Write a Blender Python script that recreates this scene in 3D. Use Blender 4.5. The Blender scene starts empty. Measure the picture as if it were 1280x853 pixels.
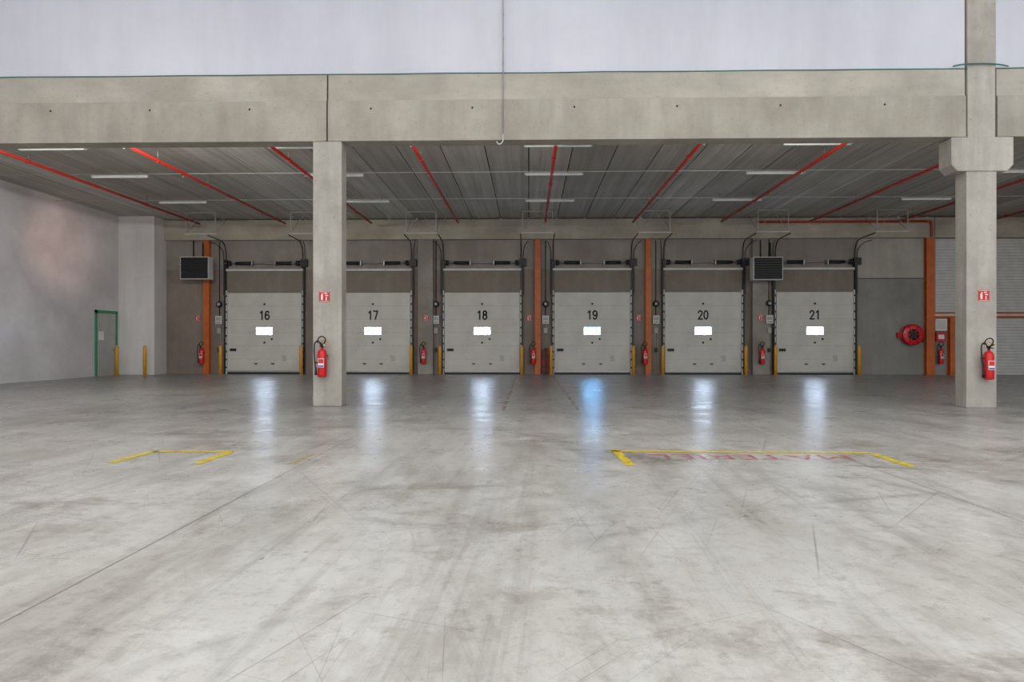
import bpy, bmesh, math, random
from mathutils import Vector, Matrix
random.seed(4)
S = bpy.context.scene
C = S.collection
S.view_settings.view_transform = 'Standard'

# ---------------------------------------------------------------- materials
def lin(c):
    return tuple((v/255/12.92 if v/255 <= .04045 else ((v/255+.055)/1.055)**2.4) for v in c) + (1,)

def new_mat(name):
    m = bpy.data.materials.new(name); m.use_nodes = True
    nt = m.node_tree; b = nt.nodes['Principled BSDF']
    return m, nt, b

class N:
    """tiny node helper"""
    def __init__(s, nt):
        s.nt = nt; s.tc = nt.nodes.new('ShaderNodeTexCoord')
    def noise(s, scale=(1,1,1), detail=4, rough=.6, rot=0, coord='Object', loc=(0,0,0), dist=0):
        mp = s.nt.nodes.new('ShaderNodeMapping'); mp.inputs['Scale'].default_value = scale
        mp.inputs['Location'].default_value = loc
        src = s.tc.outputs[coord]
        if rot:
            m0 = s.nt.nodes.new('ShaderNodeMapping'); m0.inputs['Rotation'].default_value = (0,0,rot)
            s.nt.links.new(src, m0.inputs[0]); src = m0.outputs[0]
        s.nt.links.new(src, mp.inputs[0])
        n = s.nt.nodes.new('ShaderNodeTexNoise'); n.inputs['Scale'].default_value = 1
        n.inputs['Detail'].default_value = detail; n.inputs['Roughness'].default_value = rough
        n.inputs['Distortion'].default_value = dist
        s.nt.links.new(mp.outputs[0], n.inputs['Vector'])
        return n.outputs['Fac']
    def rng(s, src, a, b, c=0, d=1):
        r = s.nt.nodes.new('ShaderNodeMapRange')
        for i, v in enumerate((a,b,c,d)): r.inputs[i+1].default_value = v
        s.nt.links.new(src, r.inputs[0]); return r.outputs[0]
    def mix(s, fac, a, b, mode='MIX'):
        m = s.nt.nodes.new('ShaderNodeMix'); m.data_type = 'RGBA'; m.blend_type = mode
        for sock, v in ((m.inputs[0], fac), (m.inputs[6], a), (m.inputs[7], b)):
            if hasattr(v, 'links'): s.nt.links.new(v, sock)
            else: sock.default_value = v
        return m.outputs[2]
    def math(s, op, a, b=0.0, c=None):
        m = s.nt.nodes.new('ShaderNodeMath'); m.operation = op
        for i, v in enumerate((a, b) if c is None else (a, b, c)):
            if hasattr(v, 'links'): s.nt.links.new(v, m.inputs[i])
            else: m.inputs[i].default_value = v
        return m.outputs[0]
    def xyz(s):
        n = s.nt.nodes.new('ShaderNodeSeparateXYZ'); s.nt.links.new(s.tc.outputs['Object'], n.inputs[0])
        return n.outputs

def plain(name, col, rough=.5, metal=0, var=.08, emit=0, emitcol=None, spec=.5):
    m, nt, b = new_mat(name); n = N(nt)
    base = lin(col)
    dark = tuple(v*(1-var*2) for v in base[:3]) + (1,)
    f = n.rng(n.noise((3,3,3), 5), .35, .7)
    nt.links.new(n.mix(f, base, dark), b.inputs['Base Color'])
    b.inputs['Roughness'].default_value = rough; b.inputs['Metallic'].default_value = metal
    b.inputs['Specular IOR Level'].default_value = spec
    if emit:
        b.inputs['Emission Color'].default_value = lin(emitcol or col)
        b.inputs['Emission Strength'].default_value = emit
    return m

def concrete(name, col, col2, big=.5, rough=.75, streak=(2,2,.25), pores=True, bump=.15):
    m, nt, b = new_mat(name); n = N(nt)
    f1 = n.rng(n.noise((big,)*3, 6, .65), .35, .65)
    c = n.mix(f1, lin(col), lin(col2))
    f2 = n.rng(n.noise(streak, 5, .6, loc=(3,7,1)), .4, .75, 0, .45)
    c = n.mix(f2, c, tuple(v*.72 for v in lin(col2)[:3])+(1,))
    if pores:
        f3 = n.rng(n.noise((14,14,14), 3, .7), .60, .72, 0, .4)
        c = n.mix(f3, c, tuple(v*.55 for v in lin(col2)[:3])+(1,))
    nt.links.new(c, b.inputs['Base Color'])
    b.inputs['Roughness'].default_value = rough
    bp = nt.nodes.new('ShaderNodeBump'); bp.inputs['Strength'].default_value = bump; bp.inputs['Distance'].default_value = .02
    nt.links.new(n.noise((9,9,9), 6, .7), bp.inputs['Height']); nt.links.new(bp.outputs[0], b.inputs['Normal'])
    return m

M = {}
M['beam'] = concrete('precast_concrete', (190,183,169), (166,159,145), .6, streak=(1.2,1.2,3))
M['beam2'] = concrete('precast_concrete_lower', (181,174,160), (154,147,133), .7, streak=(3,3,.4))
M['col'] = concrete('column_concrete', (190,184,173), (160,154,143), .9, streak=(5,5,.5))
M['pil'] = concrete('pilaster_concrete', (160,155,145), (134,128,117), .8)
M['backbeam'] = concrete('rear_beam_concrete', (184,176,160), (154,146,131), .6, streak=(.6,.6,3))
M['taupe'] = concrete('taupe_wall', (144,132,120), (120,108,97), .5)
M['header'] = concrete('door_header_panel', (144,135,121), (122,113,101), .5)
M['taupe_up'] = concrete('grey_wall_upper', (156,149,140), (130,122,113), .5)
M['grey1'] = concrete('grey_wall_panel', (150,147,141), (128,125,118), .5)
M['grey2'] = concrete('grey_wall_panel_light', (182,177,167), (158,152,142), .5)
M['white'] = concrete('white_painted_wall', (213,213,219), (201,201,209), .25, .6, streak=(.8,.8,.15), pores=False, bump=.05)
M['leftw'] = concrete('left_painted_wall', (226,222,222), (200,195,195), .35, .3, streak=(.6,.6,.9), pores=False, bump=.06)
M['boxw'] = concrete('boxed_wall', (226,223,219), (210,206,202), .4, .6, pores=False, bump=.05)
M['dark'] = plain('dark_joint', (32,30,28), .9)
M['seam'] = plain('door_seam', (120,116,108), .8)
M['black'] = plain('black_rubber', (26,26,27), .55)
M['blacksteel'] = plain('black_steel', (38,37,37), .45, .3)
M['galv'] = plain('galvanised_steel', (160,160,158), .4, .6)
M['grey'] = plain('grey_plastic', (165,165,162), .5)
M['lgrey'] = plain('light_frame', (205,204,198), .5)
M['orange'] = plain('orange_steel_paint', (200,100,38), .5, var=.15)
M['redpipe'] = plain('red_pipe_paint', (186,44,30), .4, var=.1)
M['red'] = plain('extinguisher_red', (206,22,26), .28, var=.03)
M['signred'] = plain('sign_red', (205,36,34), .5)
M['signwhite'] = plain('sign_white', (235,235,232), .5)
M['yellow'] = plain('bollard_yellow', (226,160,30), .5, var=.1)
M['green'] = plain('green_frame_paint', (62,140,100), .5)
M['teal'] = plain('teal_cable', (40,110,95), .5)
M['blue'] = plain('tag_blue', (60,90,150), .5)
M['leafgrey'] = plain('personnel_door_leaf', (178,178,172), .5)
M['lampbody'] = plain('lamp_housing', (200,200,195), .5)
M['tube'] = plain('lamp_diffuser', (210,213,210), .4, emit=.12)
M['panew'] = plain('daylight_pane', (240,246,255), .2, emit=28, emitcol=(205,227,255))
M['paneb'] = plain('daylight_pane_blue', (150,215,255), .2, emit=30, emitcol=(115,190,255))
M['numblk'] = plain('number_black', (30,30,32), .6)
M['duct'] = plain('dark_red_brush', (120,36,28), .6)

def door_mat():
    m, nt, b = new_mat('dock_door_panel'); n = N(nt)
    f = n.rng(n.noise((1.2,1.2,1.2), 5), .35, .7)
    c = n.mix(f, lin((206,202,193)), lin((190,186,177)))
    z = n.xyz()[2]
    g = n.math('LESS_THAN', n.math('MODULO', z, .115), .012)
    c = n.mix(n.math('MULTIPLY', g, .1), c, lin((140,136,128)))
    dz = n.rng(z, 0, .6, .22, 0)
    c = n.mix(dz, c, lin((150,142,130)))
    nt.links.new(c, b.inputs['Base Color']); b.inputs['Roughness'].default_value = .5
    return m
M['leaf'] = door_mat()

def ceil_mat():
    m, nt, b = new_mat('ceiling_planks'); n = N(nt)
    x, y, z = n.xyz()
    pl = n.math('FLOOR', n.math('DIVIDE', n.math('ADD', x, 60.0), 1.2))
    wn = nt.nodes.new('ShaderNodeTexWhiteNoise'); wn.noise_dimensions = '1D'
    nt.links.new(pl, wn.inputs['W'])
    c = n.mix(wn.outputs[0], lin((178,173,163)), lin((216,212,202)))
    st = n.rng(n.noise((5,.12,1), 4, .7), .38, .72, 0, .7)
    c = n.mix(st, c, lin((136,127,114)))
    bl = n.rng(n.noise((.4,.3,1), 4, .6), .45, .72, 0, .45)
    c = n.mix(bl, c, lin((146,138,126)))
    nt.links.new(c, b.inputs['Base Color']); b.inputs['Roughness'].default_value = .8
    return m
M['ceil'] = ceil_mat()

def floor_mat():
    m, nt, b = new_mat('polished_concrete_floor'); n = N(nt)
    x, y, z = n.xyz()
    c = n.mix(n.rng(n.noise((.35,.22,1), 5, .6), .35, .65), lin((202,199,192)), lin((178,174,165)))
    c = n.mix(n.rng(n.noise((1.2,.4,1), 9, .75, loc=(4,2,0)), .45, .68, 0, .72), c, lin((140,134,124)))
    # brown dirt patches
    c = n.mix(n.rng(n.noise((.42,.65,1), 10, .8, loc=(11,5,0), dist=.4), .52, .65, 0, .68), c, lin((108,96,82)))
    # pale worn patches
    c = n.mix(n.rng(n.noise((1.5,1.1,1), 10, .8, loc=(1,9,0)), .5, .70, 0, .5), c, lin((220,218,212)))
    c = n.mix(n.rng(n.noise((9,9,1), 8, .8, loc=(5,3,0)), .51, .66, 0, .36), c, lin((106,98,88)))
    # wheel streaks along the hall
    c = n.mix(n.rng(n.noise((3.5,.09,1), 6, .78, rot=.04), .53, .72, 0, .48), c, lin((106,101,94)))
    c = n.mix(n.rng(n.noise((3,.12,1), 6, .78, rot=-.25, loc=(7,3,0)), .58, .76, 0, .42), c, lin((106,101,94)))
    # tyre arcs
    for cx_, cy_, r_, w_ in ((-9.0,3.0,11.4,.10),(-9.0,3.0,12.9,.10),(12.0,1.0,9.6,.09),(12.0,1.0,8.3,.08),(6.0,-3.0,9.5,.09)):
        dx = n.math('SUBTRACT', x, cx_); dy = n.math('SUBTRACT', y, cy_)
        d_ = n.math('SQRT', n.math('ADD', n.math('MULTIPLY',dx,dx), n.math('MULTIPLY',dy,dy)))
        g = n.rng(n.math('ABSOLUTE', n.math('SUBTRACT', d_, r_)), 0, w_, .32, 0)
        g = n.math('MULTIPLY', g, n.rng(n.noise((.7,.7,1), 7, .75, loc=(r_,0,0)), .46, .6))
        c = n.mix(g, c, lin((86,82,77)))
    # scratches in several directions
    for rot, lo in ((.35, 2), (-.5, 8), (1.1, 15), (-.1, 21), (-1.2, 30), (.7, 40)):
        c = n.mix(n.rng(n.noise((38,.25,1), 2, .5, rot=rot, loc=(lo,lo,0)), .69, .74, 0, .4), c, lin((94,88,80)))
    c = n.mix(n.rng(n.noise((7,7,1), 2, .5, loc=(9,1,0)), .74, .77, 0, .6), c, lin((84,74,64)))
    # shade of the low bay painted into the floor colour
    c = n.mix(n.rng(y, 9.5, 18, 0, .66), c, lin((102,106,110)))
    def vline(v, x0, w, col, a):
        nonlocal c
        g = n.math('LESS_THAN', n.math('ABSOLUTE', n.math('SUBTRACT', v, x0)), w)
        c = n.mix(n.math('MULTIPLY', g, a), c, lin(col))
    for x0 in (-14.4,-8.4,-2.45,3.6,9.6,15.6): vline(x, x0, .008, (80,76,70), .55)
    for y0 in (13.1, 19.0, 24.5): vline(y, y0, .02, (70,84,84), .6)
    vline(y, 16.2, .05, (74,116,114), .5)
    nt.links.new(c, b.inputs['Base Color'])
    r = n.rng(n.noise((1.2,1.2,1), 10, .85, loc=(2,2,0)), .3, .7, .2, .42)
    nt.links.new(r, b.inputs['Roughness'])
    b.inputs['Specular IOR Level'].default_value = .5
    bp = nt.nodes.new('ShaderNodeBump'); bp.inputs['Strength'].default_value = .07; bp.inputs['Distance'].default_value = .01
    nt.links.new(n.noise((5,5,1), 5, .6), bp.inputs['Height']); nt.links.new(bp.outputs[0], b.inputs['Normal'])
    return m
M['floor'] = floor_mat()

def worn(name, col, lo=.4, hi=.6, amt=1):
    m, nt, b = new_mat(name); n = N(nt)
    b.inputs['Base Color'].default_value = lin(col); b.inputs['Roughness'].default_value = .4
    nt.links.new(n.rng(n.noise((6,6,6), 8, .8), lo, hi, amt, 0), b.inputs['Alpha'])
    return m
M['ypaint'] = worn('worn_yellow_floor_paint', (222,196,36), .5, .74, 1)
M['yfaint'] = worn('faint_yellow_floor_paint', (190,170,90), .4, .65, .5)
M['rpaint'] = worn('worn_red_floor_paint', (208,74,84), .42, .62, .75)
M['rfaint'] = worn('faint_red_floor_paint', (160,66,62), .4, .6, .6)

# ---------------------------------------------------------------- mesh builder
class B:
    def __init__(s): s.bm = bmesh.new(); s.mats = []
    def mi(s, k):
        if k not in s.mats: s.mats.append(k)
        return s.mats.index(k)
    def box(s, x0,x1,y0,y1,z0,z1,k, rot=None):
        r = bmesh.ops.create_cube(s.bm, size=1)
        cx,cy,cz=(x0+x1)/2,(y0+y1)/2,(z0+z1)/2
        mt = Matrix.Translation((cx,cy,cz))
        if rot: mt = mt @ rot
        mt = mt @ Matrix.Diagonal((x1-x0,y1-y0,z1-z0,1))
        bmesh.ops.transform(s.bm, matrix=mt, verts=r['verts'])
        i = s.mi(k)
        for f in {f for v in r['verts'] for f in v.link_faces}: f.material_index = i
    def cyl(s, p0, p1, r, k, seg=16, r2=None, smooth=True):
        p0, p1 = Vector(p0), Vector(p1); d = p1-p0
        q = bmesh.ops.create_cone(s.bm, cap_ends=True, segments=seg, radius1=r, radius2=r if r2 is None else r2, depth=d.length)
        mt = Matrix.Translation((p0+p1)/2) @ d.to_track_quat('Z','Y').to_matrix().to_4x4()
        bmesh.ops.transform(s.bm, matrix=mt, verts=q['verts'])
        i = s.mi(k)
        for f in {f for v in q['verts'] for f in v.link_faces}:
            f.material_index = i
            if len(f.verts) == 4: f.smooth = smooth
    def lathe(s, prof, k, seg=24, c=(0,0,0), axis='Z'):
        rings = []
        for r, h in prof:
            ring = []
            for a in range(seg):
                t = 2*math.pi*a/seg; u, v = r*math.cos(t), r*math.sin(t)
                p = (u,v,h) if axis=='Z' else (u,h,v)
                ring.append(s.bm.verts.new(Vector(p)+Vector(c)))
            rings.append(ring)
        i = s.mi(k)
        for a, b2 in zip(rings, rings[1:]):
            for j in range(seg):
                f = s.bm.faces.new((a[j],a[(j+1)%seg],b2[(j+1)%seg],b2[j])); f.material_index=i; f.smooth=True
        for ring in (rings[0], rings[-1]):
            f = s.bm.faces.new(ring); f.material_index=i
    def tube(s, pts, r, k, seg=8, sub=6):
        P = [Vector(p) for p in pts]
        if sub > 1 and len(P) > 2:
            Q = []
            for i in range(len(P)-1):
                a = P[max(i-1,0)]; b0=P[i]; c=P[i+1]; d=P[min(i+2,len(P)-1)]
                for j in range(sub):
                    t=j/sub
                    Q.append(.5*((2*b0)+(c-a)*t+(2*a-5*b0+4*c-d)*t*t+(3*b0-a-3*c+d)*t**3))
            Q.append(P[-1]); P = Q
        rings=[]; n=None
        for i,p in enumerate(P):
            t=(P[min(i+1,len(P)-1)]-P[max(i-1,0)]).normalized()
            if n is None:
                n = t.orthogonal().normalized()
            n = (n - t*n.dot(t)).normalized(); bn = t.cross(n)
            rings.append([s.bm.verts.new(p+r*(math.cos(2*math.pi*a/seg)*n+math.sin(2*math.pi*a/seg)*bn)) for a in range(seg)])
        i=s.mi(k)
        for a,b2 in zip(rings,rings[1:]):
            for j in range(seg):
                f=s.bm.faces.new((a[j],a[(j+1)%seg],b2[(j+1)%seg],b2[j])); f.material_index=i; f.smooth=True
        for ring in (rings[0], rings[-1]):
            f=s.bm.faces.new(ring); f.material_index=i
    def mesh(s, name):
        bmesh.ops.recalc_face_normals(s.bm, faces=s.bm.faces)
        me = bpy.data.meshes.new(name); s.bm.to_mesh(me); s.bm.free()
        for k in s.mats: me.materials.append(M[k])
        return me
    def obj(s, name, loc=(0,0,0), bevel=0):
        return put(name, s.mesh(name), loc, bevel)

def put(name, me, loc=(0,0,0), bevel=0, rotz=0):
    o = bpy.data.objects.new(name, me); C.objects.link(o); o.location = loc; o.rotation_euler[2] = rotz
    if bevel:
        md = o.modifiers.new('bevel','BEVEL'); md.width = bevel; md.segments = 2; md.limit_method='ANGLE'
    return o

# ---------------------------------------------------------------- dimensions
XL, XR = -17.2, 26.0
YB = 30.0            # rear wall face
YF = 14.45           # portal line face
ZC = 6.65            # low bay ceiling
HALL = 11.0
CEN = [2.695 + 4.685*k for k in range(-3, 3)]

# ---------------------------------------------------------------- shell
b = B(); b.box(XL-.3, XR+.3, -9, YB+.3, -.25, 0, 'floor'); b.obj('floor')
b = B(); b.box(XL-.3, XL, -9, YB+.3, 0, HALL, 'leftw'); b.obj('wall_left')
b = B(); b.box(XR, XR+.3, -9, YB+.3, 0, HALL, 'white'); b.obj('wall_right')

b = B()
b.box(XL, 13.9, YB, YB+.3, 0, 4.5, 'taupe')
b.box(XL, 13.9, YB, YB+.3, 4.5, ZC, 'taupe_up')
b.box(13.9, 17.0, YB, YB+.3, 0, 4.05, 'grey1')
b.box(13.9, 17.0, YB, YB+.3, 4.08, ZC, 'grey2')
b.box(13.9, 17.0, YB+.02, YB+.3, 4.05, 4.08, 'dark')
b.box(17.0, XR, YB, YB+.3, 0, ZC, 'grey1')
b.obj('wall_back')

# white boxed corner at the left rear
b = B(); b.box(XL+.001, -15.67, 29.0, YB-.001, 0, ZC, 'boxw'); b.obj('wall_corner_box', bevel=.01)

# upper white wall over the portal
b = B()
for x0, x1 in ((XL, -.545), (-.52, 8.87), (9.49, XR)):
    b.box(x0, x1, YF+.05, YF+.35, 6.89, HALL, 'white')
b.box(-.545, -.52, YF+.08, YF+.35, 6.89, HALL, 'seam')
b.obj('wall_upper')

# low bay ceiling: precast planks with open joints
b = B()
b.box(XL, XR, YF+.42, YB+.3, ZC+.06, ZC+.24, 'dark')
x = -60.0
while x < XR:
    x0, x1 = x+.016, x+1.184
    if x1 > XL and x0 < XR:
        b.box(max(x0, XL), min(x1, XR), YF+.42, YB, ZC, ZC+.07, 'ceil')
    x += 1.2
b.obj('ceiling')

# hall roof
b = B()
b.box(XL, XR, -9, YF+.35, HALL, HALL+.2, 'white')
b.obj('ceiling_hall')

# ---------------------------------------------------------------- portal
def beam(x0, x1):
    b = B()
    b.box(x0, x1, YF+.03, YF+.4, 6.3, 6.89, 'beam')
    b.box(x0, x1, YF-.01, YF+.4, 5.5, 6.34, 'beam2')
    xx = x0+.9
    while xx < x1-.3:
        b.cyl((xx, YF-.013, 6.17), (xx, YF+.02, 6.17), .024, 'dark', 10)
        xx += 2.1
    b.obj('concrete_portal_beam', bevel=.02)
beam(XL, -4.195); beam(-4.165, 8.865); beam(9.495, XR)

b = B(); b.box(-4.48, -3.875, YF, YF+.38, 0, 5.5, 'col'); b.obj('concrete_column', bevel=.02)
b = B()
b.box(8.877, 9.482, YF, YF+.38, 0, 4.82, 'col')
b.box(8.9, 9.46, YF, YF+.38, 5.48, HALL, 'col')
# corbel head, wider with chamfered underside
i = b.mi('col')
prof = [(8.68,4.8),(9.68,4.8),(9.8,4.93),(9.8,5.49),(8.56,5.49),(8.56,4.93)]
fr = [b.bm.verts.new((px, YF-.03, pz)) for px,pz in prof]; bk = [b.bm.verts.new((px, YF+.42, pz)) for px,pz in prof]
for f in ([fr, bk[::-1]] + [[fr[j],bk[j],bk[(j+1)%6],fr[(j+1)%6]] for j in range(6)]):
    ff = b.bm.faces.new(f); ff.material_index = i
b.obj('concrete_corbel_column', bevel=.015)

# white conduit running down the upper wall
b = B()
b.tube([(-.53, YF-.03, HALL), (-.53, YF-.03, 5.62)], .012, 'grey', 8, 1)
b.tube([(-.53, YF-.03, 5.62), (-.53, YF-.03, 5.5), (-.56, YF-.03, 5.43), (-.62, YF-.03, 5.41), (-.66,YF-.03,5.46)], .012, 'lgrey', 8)
for z in (5.7, 6.1, 6.6, 7.1, 7.6, 8.1): b.box(-.545,-.515,YF-.043,YF-.005 if z<6.3 else YF+.05,z,z+.02,'grey')
b.obj('wall_conduit')
# cable lying along the top of the beam
b = B()
pts = [(XL + k*1.1, YF+.02 + .008*math.sin(k*1.7), 6.896+.004*math.sin(k*2.3)) for k in range(int((XR-XL)/1.1)+1)]
b.tube(pts, .01, 'teal', 6, 3)
b.tube([(8.6,YF-.02,6.93),(8.8,YF-.04,6.96),(9.2,YF-.04,6.97),(9.5,YF-.04,6.95),(9.7,YF-.02,6.92)], .014, 'teal', 6, 4)
b.obj('beam_top_cable')

# ---------------------------------------------------------------- rear wall elements
b = B()
b.box(-15.67, 16.98, YB-.22, YB, 5.75, 6.6, 'backbeam')
b.box(17.0, XR, YB-.22, YB, 5.75, 6.6, 'backbeam')
b.obj('trim_1', bevel=.015)
for x0, x1 in ((-4.72,-4.08),(9.42,10.16)):
    b = B(); b.box(x0, x1, YB-.25, YB-.001, 0, 5.749, 'pil'); b.obj('concrete_pilaster', bevel=.02)

def hpost(x, w, z1, name='orange_steel_post'):
    b = B()
    b.box(-w/2, w/2, -.02, 0, 0, z1, 'orange'); b.box(-w/2, w/2, -.22, -.2, 0, z1, 'orange')
    b.box(-.012, .012, -.2, -.02, 0, z1, 'orange')
    b.box(-w/2-.03, w/2+.03, -.25, .0, 0, .02, 'orange')
    for z in (1.2, 2.6, 4.0): 
        if z < z1-.2: b.box(-w/2+.01, w/2-.01, -.2, -.02, z, z+.015, 'orange')
    b.obj(name, (x, YB-.005, 0))
hpost(-13.84,.26,5.74); hpost(.38,.24,5.74); hpost(5.06,.24,5.74); hpost(16.82,.34,5.74)
hpost(17.72,.2,2.39)

# roller shutters to the right
def shutter(x0, x1, z0, z1):
    b = B(); z = z0
    while z < z1-.01:
        zt = min(z+.125, z1)
        b.box(x0, x1, YB-.05, YB-.01, z, zt-.022, 'lgrey'); z += .125
    b.box(x0, x1, YB-.02, YB-.002, z0, z1, 'grey')
    b.box(x0, x0+.06, YB-.09, YB-.01, z0, z1, 'galv'); b.box(x1-.06, x1, YB-.09, YB-.01, z0, z1, 'galv')
    b.obj('roller_shutter')
shutter(17.05, 21.3, 2.64, 5.72); shutter(21.4, 25.9, 2.64, 5.72)
shutter(17.9, 25.9, 0, 2.38)
b = B(); b.box(17.05, 25.9, YB-.12, YB-.002, 2.4, 2.62, 'orange'); b.box(17.05,25.9,YB-.13,YB-.12,2.47,2.55,'lgrey'); b.obj('trim_2')

# ---------------------------------------------------------------- dock doors
def text_mesh(txt, size, sx=1, off=0.0, ext=.003):
    cu = bpy.data.curves.new('t', 'FONT'); cu.body = txt; cu.size = size; cu.align_x='CENTER'; cu.offset = off; cu.extrude = ext
    o = bpy.data.objects.new('t', cu); C.objects.link(o)
    bpy.context.view_layer.update()
    me = bpy.data.meshes.new_from_object(o.evaluated_get(bpy.context.evaluated_depsgraph_get()))
    bpy.data.objects.remove(o)
    for v in me.vertices: v.co.x *= sx
    return me

def ell(cx, cy, rx, ry, n=20):
    return [(cx+rx*math.cos(2*math.pi*i/n), cy+ry*math.sin(2*math.pi*i/n)) for i in range(n+1)]
six = [ell(.25,.29,.23,.29), [(.44,.82),(.38,.95),(.27,1),(.14,.94),(.05,.78),(.02,.55),(.02,.29)]]
DIG = {'0':[ell(.25,.5,.23,.5)], '1':[[(.3,0),(.3,1),(.1,.8)]],
       '2':[[(.03,.75),(.08,.92),(.25,1),(.42,.93),(.47,.75),(.4,.55),(.03,0),(.49,0)]],
       '6':six, '9':[[(.5-x,1-y) for x,y in s] for s in six],
       '7':[[(.01,1),(.49,1),(.2,0)]], '8':[ell(.25,.76,.19,.24), ell(.25,.27,.23,.27)]}
def number_mesh(txt, h=.35, wd=.032):
    b = B(); i = b.mi('numblk'); x0 = -.5*(len(txt)*.5+.18*(len(txt)-1))*h
    def P(x, z, y): return b.bm.verts.new((x, y, z))
    for ch in txt:
        for k_, st in enumerate(DIG[ch]):
            pts = [Vector((x0+px*h, pz*h)) for px, pz in st]
            for a, c in zip(pts, pts[1:]):
                d = (c-a).normalized(); s_ = Vector((-d.y, d.x))*wd
                f = b.bm.faces.new([P(*(p), -.001) for p in (a-s_, c-s_, c+s_, a+s_)]); f.material_index = i
            for a in pts:
                f = b.bm.faces.new([P(a.x+wd*math.cos(t*math.pi/5), a.y+wd*math.sin(t*math.pi/5), -.002) for t in range(10)]); f.material_index = i
        x0 += .68*h
    return b.mesh('number')

HW = 1.6; HZ = 3.49
for n, cx in enumerate(CEN):
    b = B(); nsec = 6; sh = (HZ-.08)/nsec
    for k in range(nsec):
        b.box(-HW, HW, -.05, 0, .08+k*sh+.003, .08+(k+1)*sh-.003, 'leaf')
        for hx in (-1.5, -.75, .75, 1.5) if 0<k else ():
            b.box(hx-.025, hx+.025, -.058, -.05, .08+k*sh-.04, .08+k*sh+.04, 'lgrey')
    b.box(-HW+.01, HW-.01, -.045, -.005, .08, HZ, 'seam')
    b.box(-HW, HW, -.05, -.005, 0, .08, 'black')
    b.box(-HW, HW, -.065, -.05, .085, .15, 'galv')
    for sx in (-1, 1):       # edge stiles
        b.box(min(sx*HW, sx*(HW-.06)), max(sx*HW, sx*(HW-.06)), -.06, -.05, .09, HZ, 'lgrey')
    # daylight window with frame
    b.box(-.4,.4,-.066,-.05,1.65,2.05,'lgrey')
    b.box(-.34,.34,-.07,-.06,1.70,2.0,'paneb' if n==3 else 'panew')
    # ventilation buttons and lock, handle
    for hx, hz in ((0,3.0),(-.0,1.35),(.32,1.5)): b.cyl((hx,-.07,hz),(hx,-.05,hz),.045,'black',14)
    b.box(-1.5,-1.22,-.07,-.05,.98,1.1,'black')
    b.box(-.42,-.3,-.09,-.05,.42,.47,'black'); b.box(.3,.42,-.09,-.05,.42,.47,'black')
    b.box(.75,.95,-.055,-.05,.55,.8,'leafgrey')
    d = b.obj('door_%d'%(n+1), (cx, YB-.05, 0))
    t = put('number', number_mesh(str(16+n)), (0,-.056,2.35)); t.parent = d

    # lift gear: tracks, spring shaft, headroom panel
    b = B()
    b.box(-HW-.02, HW+.02, -.03, 0, HZ+.01, 4.42, 'header')
    for sx in (-1, 1):
        X = sx*(HW+.06)
        b.box(X-.035, X+.035, -.1, -.0, 0, HZ+.1, 'lgrey')
        b.box(X-.03+sx*.05, X+.03+sx*.05, -.14, 0, 0, 4.9, 'blacksteel')
        z = .25
        while z < 3.4:
            b.box(X-.03, X+.03, -.11, -.1, z, z+.07, 'blacksteel'); z += .34
        b.tube([(X,-.12,4.7),(X,-.12,5.1),(X,-.16,5.35),(X,-.3,5.55),(X,-.55,5.65),(X,-1.0,5.68),(X,-1.84,5.7)], .024, 'blacksteel', 6)
        b.tube([(X+sx*.1,-.12,3.4),(X+sx*.1,-.12,5.0),(X+sx*.12,-.2,5.3),(X+sx*.2,-.5,5.5),(X+sx*.3,-1.0,5.55)], .016, 'blacksteel', 6)
        b.box(X-.05,X+.05,-.2,0,4.55,4.9,'blacksteel')
        # torsion springs and cable drums
        b.cyl((sx*.55,-.2,4.75),(sx*1.2,-.2,4.75),.07,'black',14)
        b.cyl((sx*1.42,-.2,4.75),(sx*1.54,-.2,4.75),.11,'blacksteel',18)
        b.box(sx*.5-.02,sx*.5+.02,-.24,0,4.65,4.85,'galv')
    b.cyl((-HW-.1,-.2,4.75),(HW+.1,-.2,4.75),.022,'galv',10)
    b.box(-HW-.12, HW+.12, -.09, -.0, 4.43, 4.52, 'lgrey')
    b.box(HW-.0, HW+.28, -.24, -.06, 4.62, 4.92, 'blacksteel')
    b.obj('door_lift_gear', (cx, YB-.001, 0))

# ceiling hangers holding the tracks
def hanger():
    b = B(); z0, z1, w = 5.76, 6.64, .6
    for s_ in (-1,1):
        b.box(s_*w-.016, s_*w+.016, -.012,.012,z0,z1,'grey')
    b.box(-w-.05,w+.05,-.015,.015,z0-.015,z0+.015,'lgrey')
    b.box(-w,w,-.012,.012,z1-.04,z1,'grey')
    b.cyl((-w,0,z0),(.0,0,z1-.03),.01,'grey',6); b.cyl((w,0,z0),(0,0,z1-.03),.01,'grey',6)
    b.cyl((-w,0,z0),(-w,1.2,z1-.03),.009,'galv',6); b.cyl((w,0,z0),(w,1.2,z1-.03),.009,'galv',6)
    return b.mesh('track_hanger')
hm = hanger()
for k in range(7): put('track_hanger', hm, (2.695-4.685*3.5+4.685*k + (.4 if k==0 else 0), 28.15, 0))

# ---------------------------------------------------------------- bollards
def bollard_mesh():
    b = B(); b.lathe([(.065,.0),(.065,1.16),(.055,1.2),(.03,1.225),(.005,1.23)], 'yellow', 18)
    b.cyl((0,0,0),(0,0,.015),.1,'yellow',18)
    return b.mesh('yellow_bollard')
bm_ = bollard_mesh()
for cx in CEN:
    put('yellow_bollard', bm_, (cx-1.76, 29.55, 0)); put('yellow_bollard', bm_, (cx+1.7, 29.55, 0))
put('yellow_bollard', bm_, (-16.9, 28.4, 0)); put('yellow_bollard', bm_, (-15.85, 28.6, 0))

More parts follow.
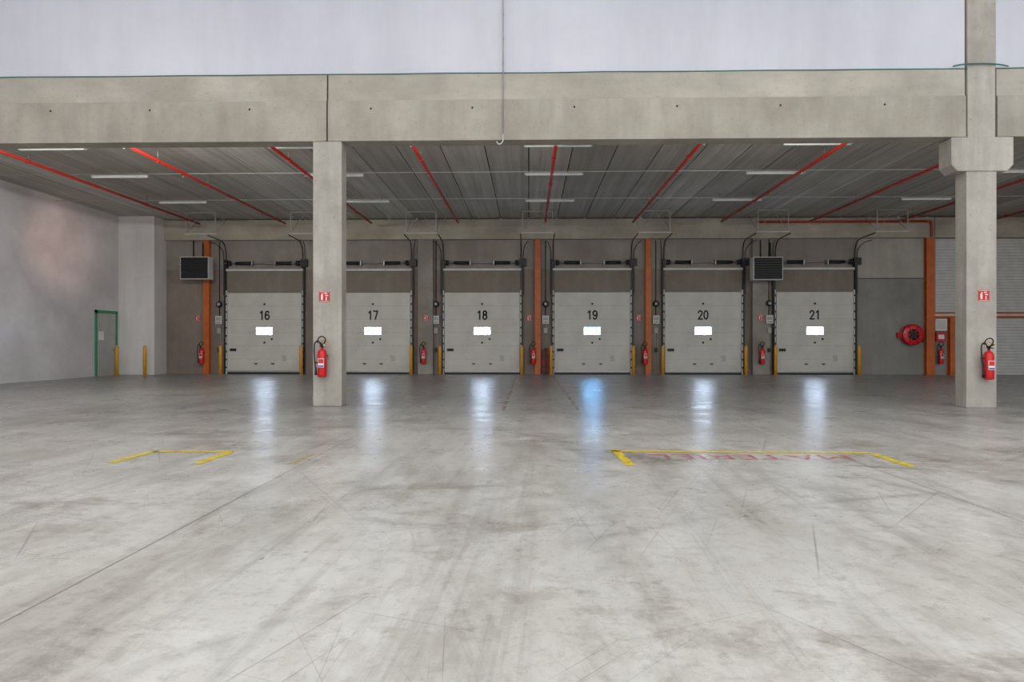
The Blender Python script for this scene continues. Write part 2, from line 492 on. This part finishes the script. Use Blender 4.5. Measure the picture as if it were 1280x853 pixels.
# ---------------------------------------------------------------- extinguishers
def ext_mesh():
    b = B()
    b.lathe([(.06,0),(.082,.008),(.088,.03),(.088,.47),(.08,.52),(.055,.56),(.028,.575),(.026,.6)], 'red', 28)
    b.box(-.055,.055,-.0925,-.075,.2,.38,'signwhite'); b.box(-.05,.05,-.094,-.09,.28,.37,'red'); b.box(-.05,.05,-.094,-.09,.21,.24,'blue')
    b.cyl((0,0,.575),(0,0,.65),.026,'blacksteel',14)
    b.box(-.02,.02,-.045,.045,.635,.675,'blacksteel')
    b.box(-.014,.014,-.17,.02,.675,.69,'black',Matrix.Rotation(-.25,4,'X'))
    b.box(-.014,.014,-.15,.02,.635,.648,'black',Matrix.Rotation(.15,4,'X'))
    b.cyl((.02,0,.655),(.05,0,.655),.018,'signwhite',12)
    b.tube([(-.02,0,.65),(-.08,0,.74),(-.14,-.01,.68),(-.145,-.02,.5),(-.13,-.03,.3),(-.115,-.03,.16)], .013, 'black', 8)
    b.tube([(.02,0,.66),(.07,-.02,.76),(.02,-.03,.83),(-.06,-.02,.8),(-.09,0,.7)], .012, 'black', 8)
    b.cyl((-.115,-.03,.2),(-.112,-.03,.04),.016,'black',10,.026)
    b.box(-.12,-.08,-.05,.0,.28,.31,'black')
    b.tube([(.03,.02,.65),(.09,.03,.68),(.07,.03,.74),(0,.03,.76),(-.03,.02,.7)], .008, 'yellow', 6)
    b.box(-.03,.03,.07,.125,.1,.5,'blacksteel'); b.box(-.094,.094,-.02,.1,.42,.44,'blacksteel')
    return b.mesh('fire_extinguisher')
em = ext_mesh()
put('fire_extinguisher', em, (-4.245, YF-.13, .62)).scale = (1.08,1,1)
put('fire_extinguisher', em, (9.24, YF-.13, .58)).scale = (1.08,1,1)
for x, y in ((-13.98, YB-.36), (-4.45, YB-.38), (.2, YB-.36), (4.9, YB-.36), (9.78, YB-.38), (17.28, YB-.17)):
    put('fire_extinguisher', em, (x, y, .45)).scale = (1.15,1,1.12)

def sign_mesh():
    b = B(); b.box(-.11,.11,-.008,0,0,.22,'signred')
    b.box(-.07,-.03,-.011,-.008,.04,.15,'signwhite'); b.box(-.06,-.02,-.011,-.008,.16,.175,'signwhite')
    b.box(.03,.05,-.011,-.008,.03,.1,'signwhite'); b.box(.02,.08,-.011,-.008,.12,.14,'signwhite'); b.box(.0,.06,-.011,-.008,.165,.185,'signwhite')
    b.box(-.1,.1,-.0095,-.008,.205,.213,'signwhite'); b.box(-.1,.1,-.0095,-.008,.007,.015,'signwhite')
    return b.mesh('fire_sign')
sm = sign_mesh()
put('fire_sign', sm, (-4.235, YF-.001, 2.17)); put('fire_sign', sm, (9.22, YF-.001, 2.17))
for x,y in ((-14.3,YB),(-4.36,YB-.25),(.02,YB),(4.68,YB),(9.75,YB-.25)): put('fire_sign', sm, (x,y-.001,2.3))

# ---------------------------------------------------------------- unit heaters
def heater_mesh():
    b = B()
    b.box(-.6,.6,-.35,.1,-.47,.47,'lgrey')
    b.box(-.57,.57,-.36,-.34,-.44,.44,'black')
    for k in range(9): b.box(-.55,.55,-.385,-.355,-.41+k*.1,-.4+k*.1,'black',Matrix.Rotation(.5,4,'X'))
    for s_ in (-1,1):
        b.box(s_*.4-.03,s_*.4+.03,.1,.35,.3,.35,'blacksteel'); b.box(s_*.4-.03,s_*.4+.03,.1,.35,-.35,-.3,'blacksteel')
    b.cyl((-.2,-.0,.47),(-.2,0,1.2),.03,'blacksteel',10)
    b.cyl((.2,0,.47),(.2,0,1.1),.03,'blacksteel',10)
    return b.mesh('unit_heater')
hmh = heater_mesh()
put('unit_heater', hmh, (-14.0, YB-.6, 4.48)); put('unit_heater', hmh, (9.82, YB-.62, 4.4))

# ---------------------------------------------------------------- dock controls, conduits
def ctrl_mesh():
    b = B()
    b.box(-.14,.14,-.14,0,2.15,2.5,'lgrey'); b.box(-.1,.1,-.15,-.14,2.3,2.45,'grey')
    for k,c_ in enumerate(('green','red','black')): b.cyl((-.06+.06*k,-.17,2.22),(-.06+.06*k,-.14,2.22),.02,c_,10)
    b.box(-.08,.08,-.1,0,1.75,1.98,'grey')
    b.tube([(0,-.03,1.98),(0,-.03,2.15)],.015,'grey',6,1)
    b.tube([(0,-.03,2.5),(0,-.03,5.7)],.018,'blacksteel',6,1)
    b.tube([(.05,-.03,1.75),(.05,-.03,.2)],.014,'grey',6,1)
    b.lathe([(.05,0),(.13,-.04),(.13,-.1),(.1,-.14),(.02,-.15)],'black',18,(0,0,3.0),'Y')
    b.lathe([(.07,-.14),(.07,-.155),(.02,-.16)],'grey',16,(0,0,3.0),'Y')
    b.box(-.05,.05,-.12,0,.95,1.12,'black')
    return b.mesh('dock_control_box')
cm = ctrl_mesh()
for k, cx in enumerate(CEN): put('dock_control_box', cm, (cx-1.98, YB-.001 if k<5 else YB-.251, 0))

def brush_mesh():
    b = B()
    b.box(-.1,.1,-.1,0,.1,1.05,'duct'); b.box(-.11,.11,-.12,0,.0,.12,'blacksteel')
    b.box(-.08,.08,-.12,-.1,.3,.36,'black'); b.box(-.08,.08,-.12,-.1,.75,.81,'black')
    return b.mesh('wheel_chock_rack')
bmh = brush_mesh()
put('wheel_chock_rack', bmh, (.86, YB-.2, 0)); put('wheel_chock_rack', bmh, (.645, YB-.001, 0))

# hose reel
b = B()
b.lathe([(.05,0),(.42,0),(.44,-.02),(.42,-.035),(.2,-.04)],'red',40,(0,-.12,0),'Y')
b.lathe([(.24,0),(.42,0),(.44,-.02),(.42,-.035),(.24,-.04)],'red',40,(0,-.3,0),'Y')
b.lathe([(.2,.0),(.36,.0),(.36,-.15),(.2,-.15)],'black',36,(0,-.15,0),'Y')
b.cyl((0,0,0),(0,-.4,0),.12,'blacksteel',20)
b.lathe([(.13,-.0),(.23,-.0),(.23,-.008),(.13,-.008)],'black',36,(0,-.342,0),'Y')
for k in range(6):
    a = k*math.pi/3; b.cyl((0,-.36,0),(.4*math.cos(a),-.35,.4*math.sin(a)),.015,'red',8)
b.tube([(.3,-.22,-.2),(.45,-.2,-.3),(.5,-.15,-.2),(.46,-.1,.0)],.02,'black',8)
b.box(-.08,.08,-.06,0,-.4,.4,'red'); b.box(-.55,-.42,-.15,0,-.12,.1,'signred')
b.obj('fire_hose_reel', (16.05, YB-.001, 1.68))

# alarm cabinet next to the shutter
b = B()
b.box(-.24,.24,-.14,0,1.85,2.35,'signwhite'); b.box(-.2,.2,-.15,-.14,1.9,2.3,'lgrey')
b.box(-.2,.2,-.13,0,1.4,1.8,'signred'); b.box(-.12,.12,-.14,-.13,1.5,1.68,'signwhite')
b.tube([(0,-.03,2.35),(0,-.03,2.39)],.02,'grey',6,1)
b.obj('alarm_cabinet', (17.3, YB-.01, 0))

# ---------------------------------------------------------------- personnel door on the left wall
b = B()
y0,y1,zt = 27.4,28.85,2.65; XD = XL+.001
b.box(XD, XL+.06, y0, y0+.09, 0, zt, 'green'); b.box(XD, XL+.06, y1-.09, y1, 0, zt, 'green')
b.box(XD, XL+.06, y0, y1, zt-.12, zt, 'green')
b.box(XD, XL+.035, y0+.09, y1-.09, 0, zt-.12, 'leafgrey')
b.box(XL+.035, XL+.04, y0+.2, y0+.55, 1.45, 1.8, 'signwhite')
b.cyl((XL+.035, y1-.2, 1.05),(XL+.09, y1-.2, 1.05),.02,'galv',10); b.cyl((XL+.09, y1-.2, 1.05),(XL+.09, y1-.35, 1.05),.014,'galv',10)
b.obj('door_7')

# ---------------------------------------------------------------- sprinkler pipes
def pipe_mesh():
    b = B(); ys, ye, z = YF+.45, 28.9, 6.3
    b.cyl((0,ys,z),(0,ye,z),.044,'redpipe',14)
    y = ys+1.0
    while y < ye:
        b.cyl((0,y-.03,z),(0,y+.03,z),.06,'redpipe',14)
        b.cyl((0,y,z+.04),(0,y,ZC),.009,'galv',6)
        if y+1.4 < ye:
            b.cyl((0,y+1.4,z-.04),(0,y+1.4,z-.1),.012,'redpipe',8); b.cyl((0,y+1.4,z-.1),(0,y+1.4,z-.13),.03,'galv',10)
        y += 3.0
    return b.mesh('sprinkler_pipe')
pm = pipe_mesh()
for k in range(11): put('sprinkler_pipe', pm, (-13.72+3.6*k, 0, 0))
b = B()
b.tube([(9.6,YB-.3,6.42),(16.6,YB-.3,6.42)],.045,'redpipe',12,1)
b.tube([(16.6,YB-.3,6.42),(16.78,YB-.3,6.4),(16.82,YB-.3,6.25),(16.82,YB-.3,5.78)],.045,'redpipe',12)
for x in (10.5,12.5,14.5,16.2): b.box(x-.02,x+.02,YB-.3,YB-.22,6.38,6.46,'galv')
b.obj('sprinkler_main_pipe')

# ---------------------------------------------------------------- fluorescent lamps
def lamp_mesh():
    b = B(); b.box(-.86,.86,-.05,.05,.02,.07,'lampbody'); b.box(-.85,.85,-.035,.035,0,.02,'tube')
    b.box(-.88,-.85,-.052,.052,-.002,.07,'grey'); b.box(.85,.88,-.052,.052,-.002,.07,'grey')
    for s_ in (-.6,.6): b.cyl((s_,0,.07),(s_,0,.28),.008,'galv',6)
    return b.mesh('fluorescent_lamp')
lm = lamp_mesh()
ROWS = (18.05, 21.1, 25.0)
for xx in (-12.45,-5.85,.75,7.35,13.95,20.55):
    for yy in ROWS: put('fluorescent_lamp', lm, (xx, yy, ZC-.285))
for yy in ROWS:
    b = B(); b.tube([(XL, yy+.1, ZC-.15),(XR, yy+.1, ZC-.15)], .01, 'lgrey', 6, 1); b.obj('lamp_feed_cable')

# ---------------------------------------------------------------- floor markings
def quad(b, p0, p1, w, k):
    p0, p1 = Vector((*p0,.003)), Vector((*p1,.003)); d=(p1-p0).normalized(); s_=Vector((-d.y,d.x,0))*w/2
    f = b.bm.faces.new([b.bm.verts.new(v) for v in (p0-s_, p1-s_, p1+s_, p0+s_)]); f.material_index=b.mi(k)
def marking(segs, k, w, name):
    b = B()
    for p0,p1 in segs: quad(b,p0,p1,w,k)
    o = b.obj(name)
    for f in o.data.polygons:
        if f.normal.z < 0: f.flip()
marking([((-4.56,7.55),(-4.52,8.40)),((-4.52,8.35),(-3.55,8.36)),((-3.57,8.3),(-3.59,7.5))],'ypaint',.1,'yellow_floor_marking')
marking([((-2.56,7.5),(-2.55,8.2))],'yfaint',.1,'yellow_floor_marking')
marking([((1.05,8.62),(1.09,7.5)),((1.0,8.52),(4.05,8.42)),((4.06,8.4),(4.05,7.5))],'ypaint',.1,'yellow_floor_marking')
for x0 in (-.5,.97):
    marking([((x0,y),(x0,y+.9)) for y in [13.7+1.3*k for k in range(11)]],'rfaint',.07,'red_floor_line')
for x0 in (-15,-9.7,-5,-8.4,5.7,9.1,11.5):
    marking([((x0,16),(x0,28.5))],'yfaint',.08,'yellow_floor_line')
marking([((-16,19.6),(-5,19.6))],'yfaint',.1,'yellow_floor_line')
tm = text_mesh('MATERIEL', .5, 1.05, 0, 0); tm.materials.append(M['rpaint'])
put('floor_lettering', tm, (2.55, 8.27, .004), rotz=math.pi)

# ---------------------------------------------------------------- lights
def area(name, loc, target, sx, sy, e, col=(1,1,1)):
    L = bpy.data.lights.new(name,'AREA'); L.shape='RECTANGLE'; L.size=sx; L.size_y=sy; L.energy=e; L.color=col
    o = bpy.data.objects.new(name, L); C.objects.link(o); o.location=loc
    o.rotation_euler = (Vector(target)-Vector(loc)).to_track_quat('-Z','Y').to_euler(); return o
for k, y in enumerate((-4, 3, 9)):
    area('rooflight', (3, y, HALL-.1), (3, y, 0), 36, 2.0, (1500,800,560)[k], (.98,.99,1))
# added fill lights, hidden behind the portal beam to brighten the low bay
for x, tz, e in ((-11,5.5,95),(-2,6,95),(6,6,95),(15,6,95),(22,6,70)):
    area('added_bay_fill', (x, YF+.7, 6.0), (x, 26, tz), 3, .4, e, (1,.98,.95))
area('added_bay_fill', (-8, YF+1.2, 6.1), (XL, 24, 2.5), 1.2, .4, 230, (1,.98,.97))  # extra hidden fill, added to lift the left wall
# added spot lamp that puts a warm glow on the left wall
L = bpy.data.lights.new('warm_spot','SPOT'); L.energy = 750; L.color=(1,.6,.48); L.spot_size=math.radians(30); L.spot_blend=1; L.shadow_soft_size=.3
o = bpy.data.objects.new('warm_spot', L); C.objects.link(o); o.location=(-10.5,20.5,5.2)
o.rotation_euler = (Vector((XL,25.3,4.9))-Vector(o.location)).to_track_quat('-Z','Y').to_euler()
w = bpy.data.worlds.new('World'); S.world = w; w.use_nodes = True
w.node_tree.nodes['Background'].inputs[0].default_value = (.91,.95,1,1)
w.node_tree.nodes['Background'].inputs[1].default_value = 2.05

# ---------------------------------------------------------------- camera
cam = bpy.data.cameras.new('camera'); co = bpy.data.objects.new('camera', cam); C.objects.link(co)
co.location = (0,0,1.3); co.rotation_euler = (math.radians(90),0,math.radians(1.37))
cam.sensor_width = 36; cam.lens = 877/1280*36; cam.shift_y = 3.5/1280
S.camera = co
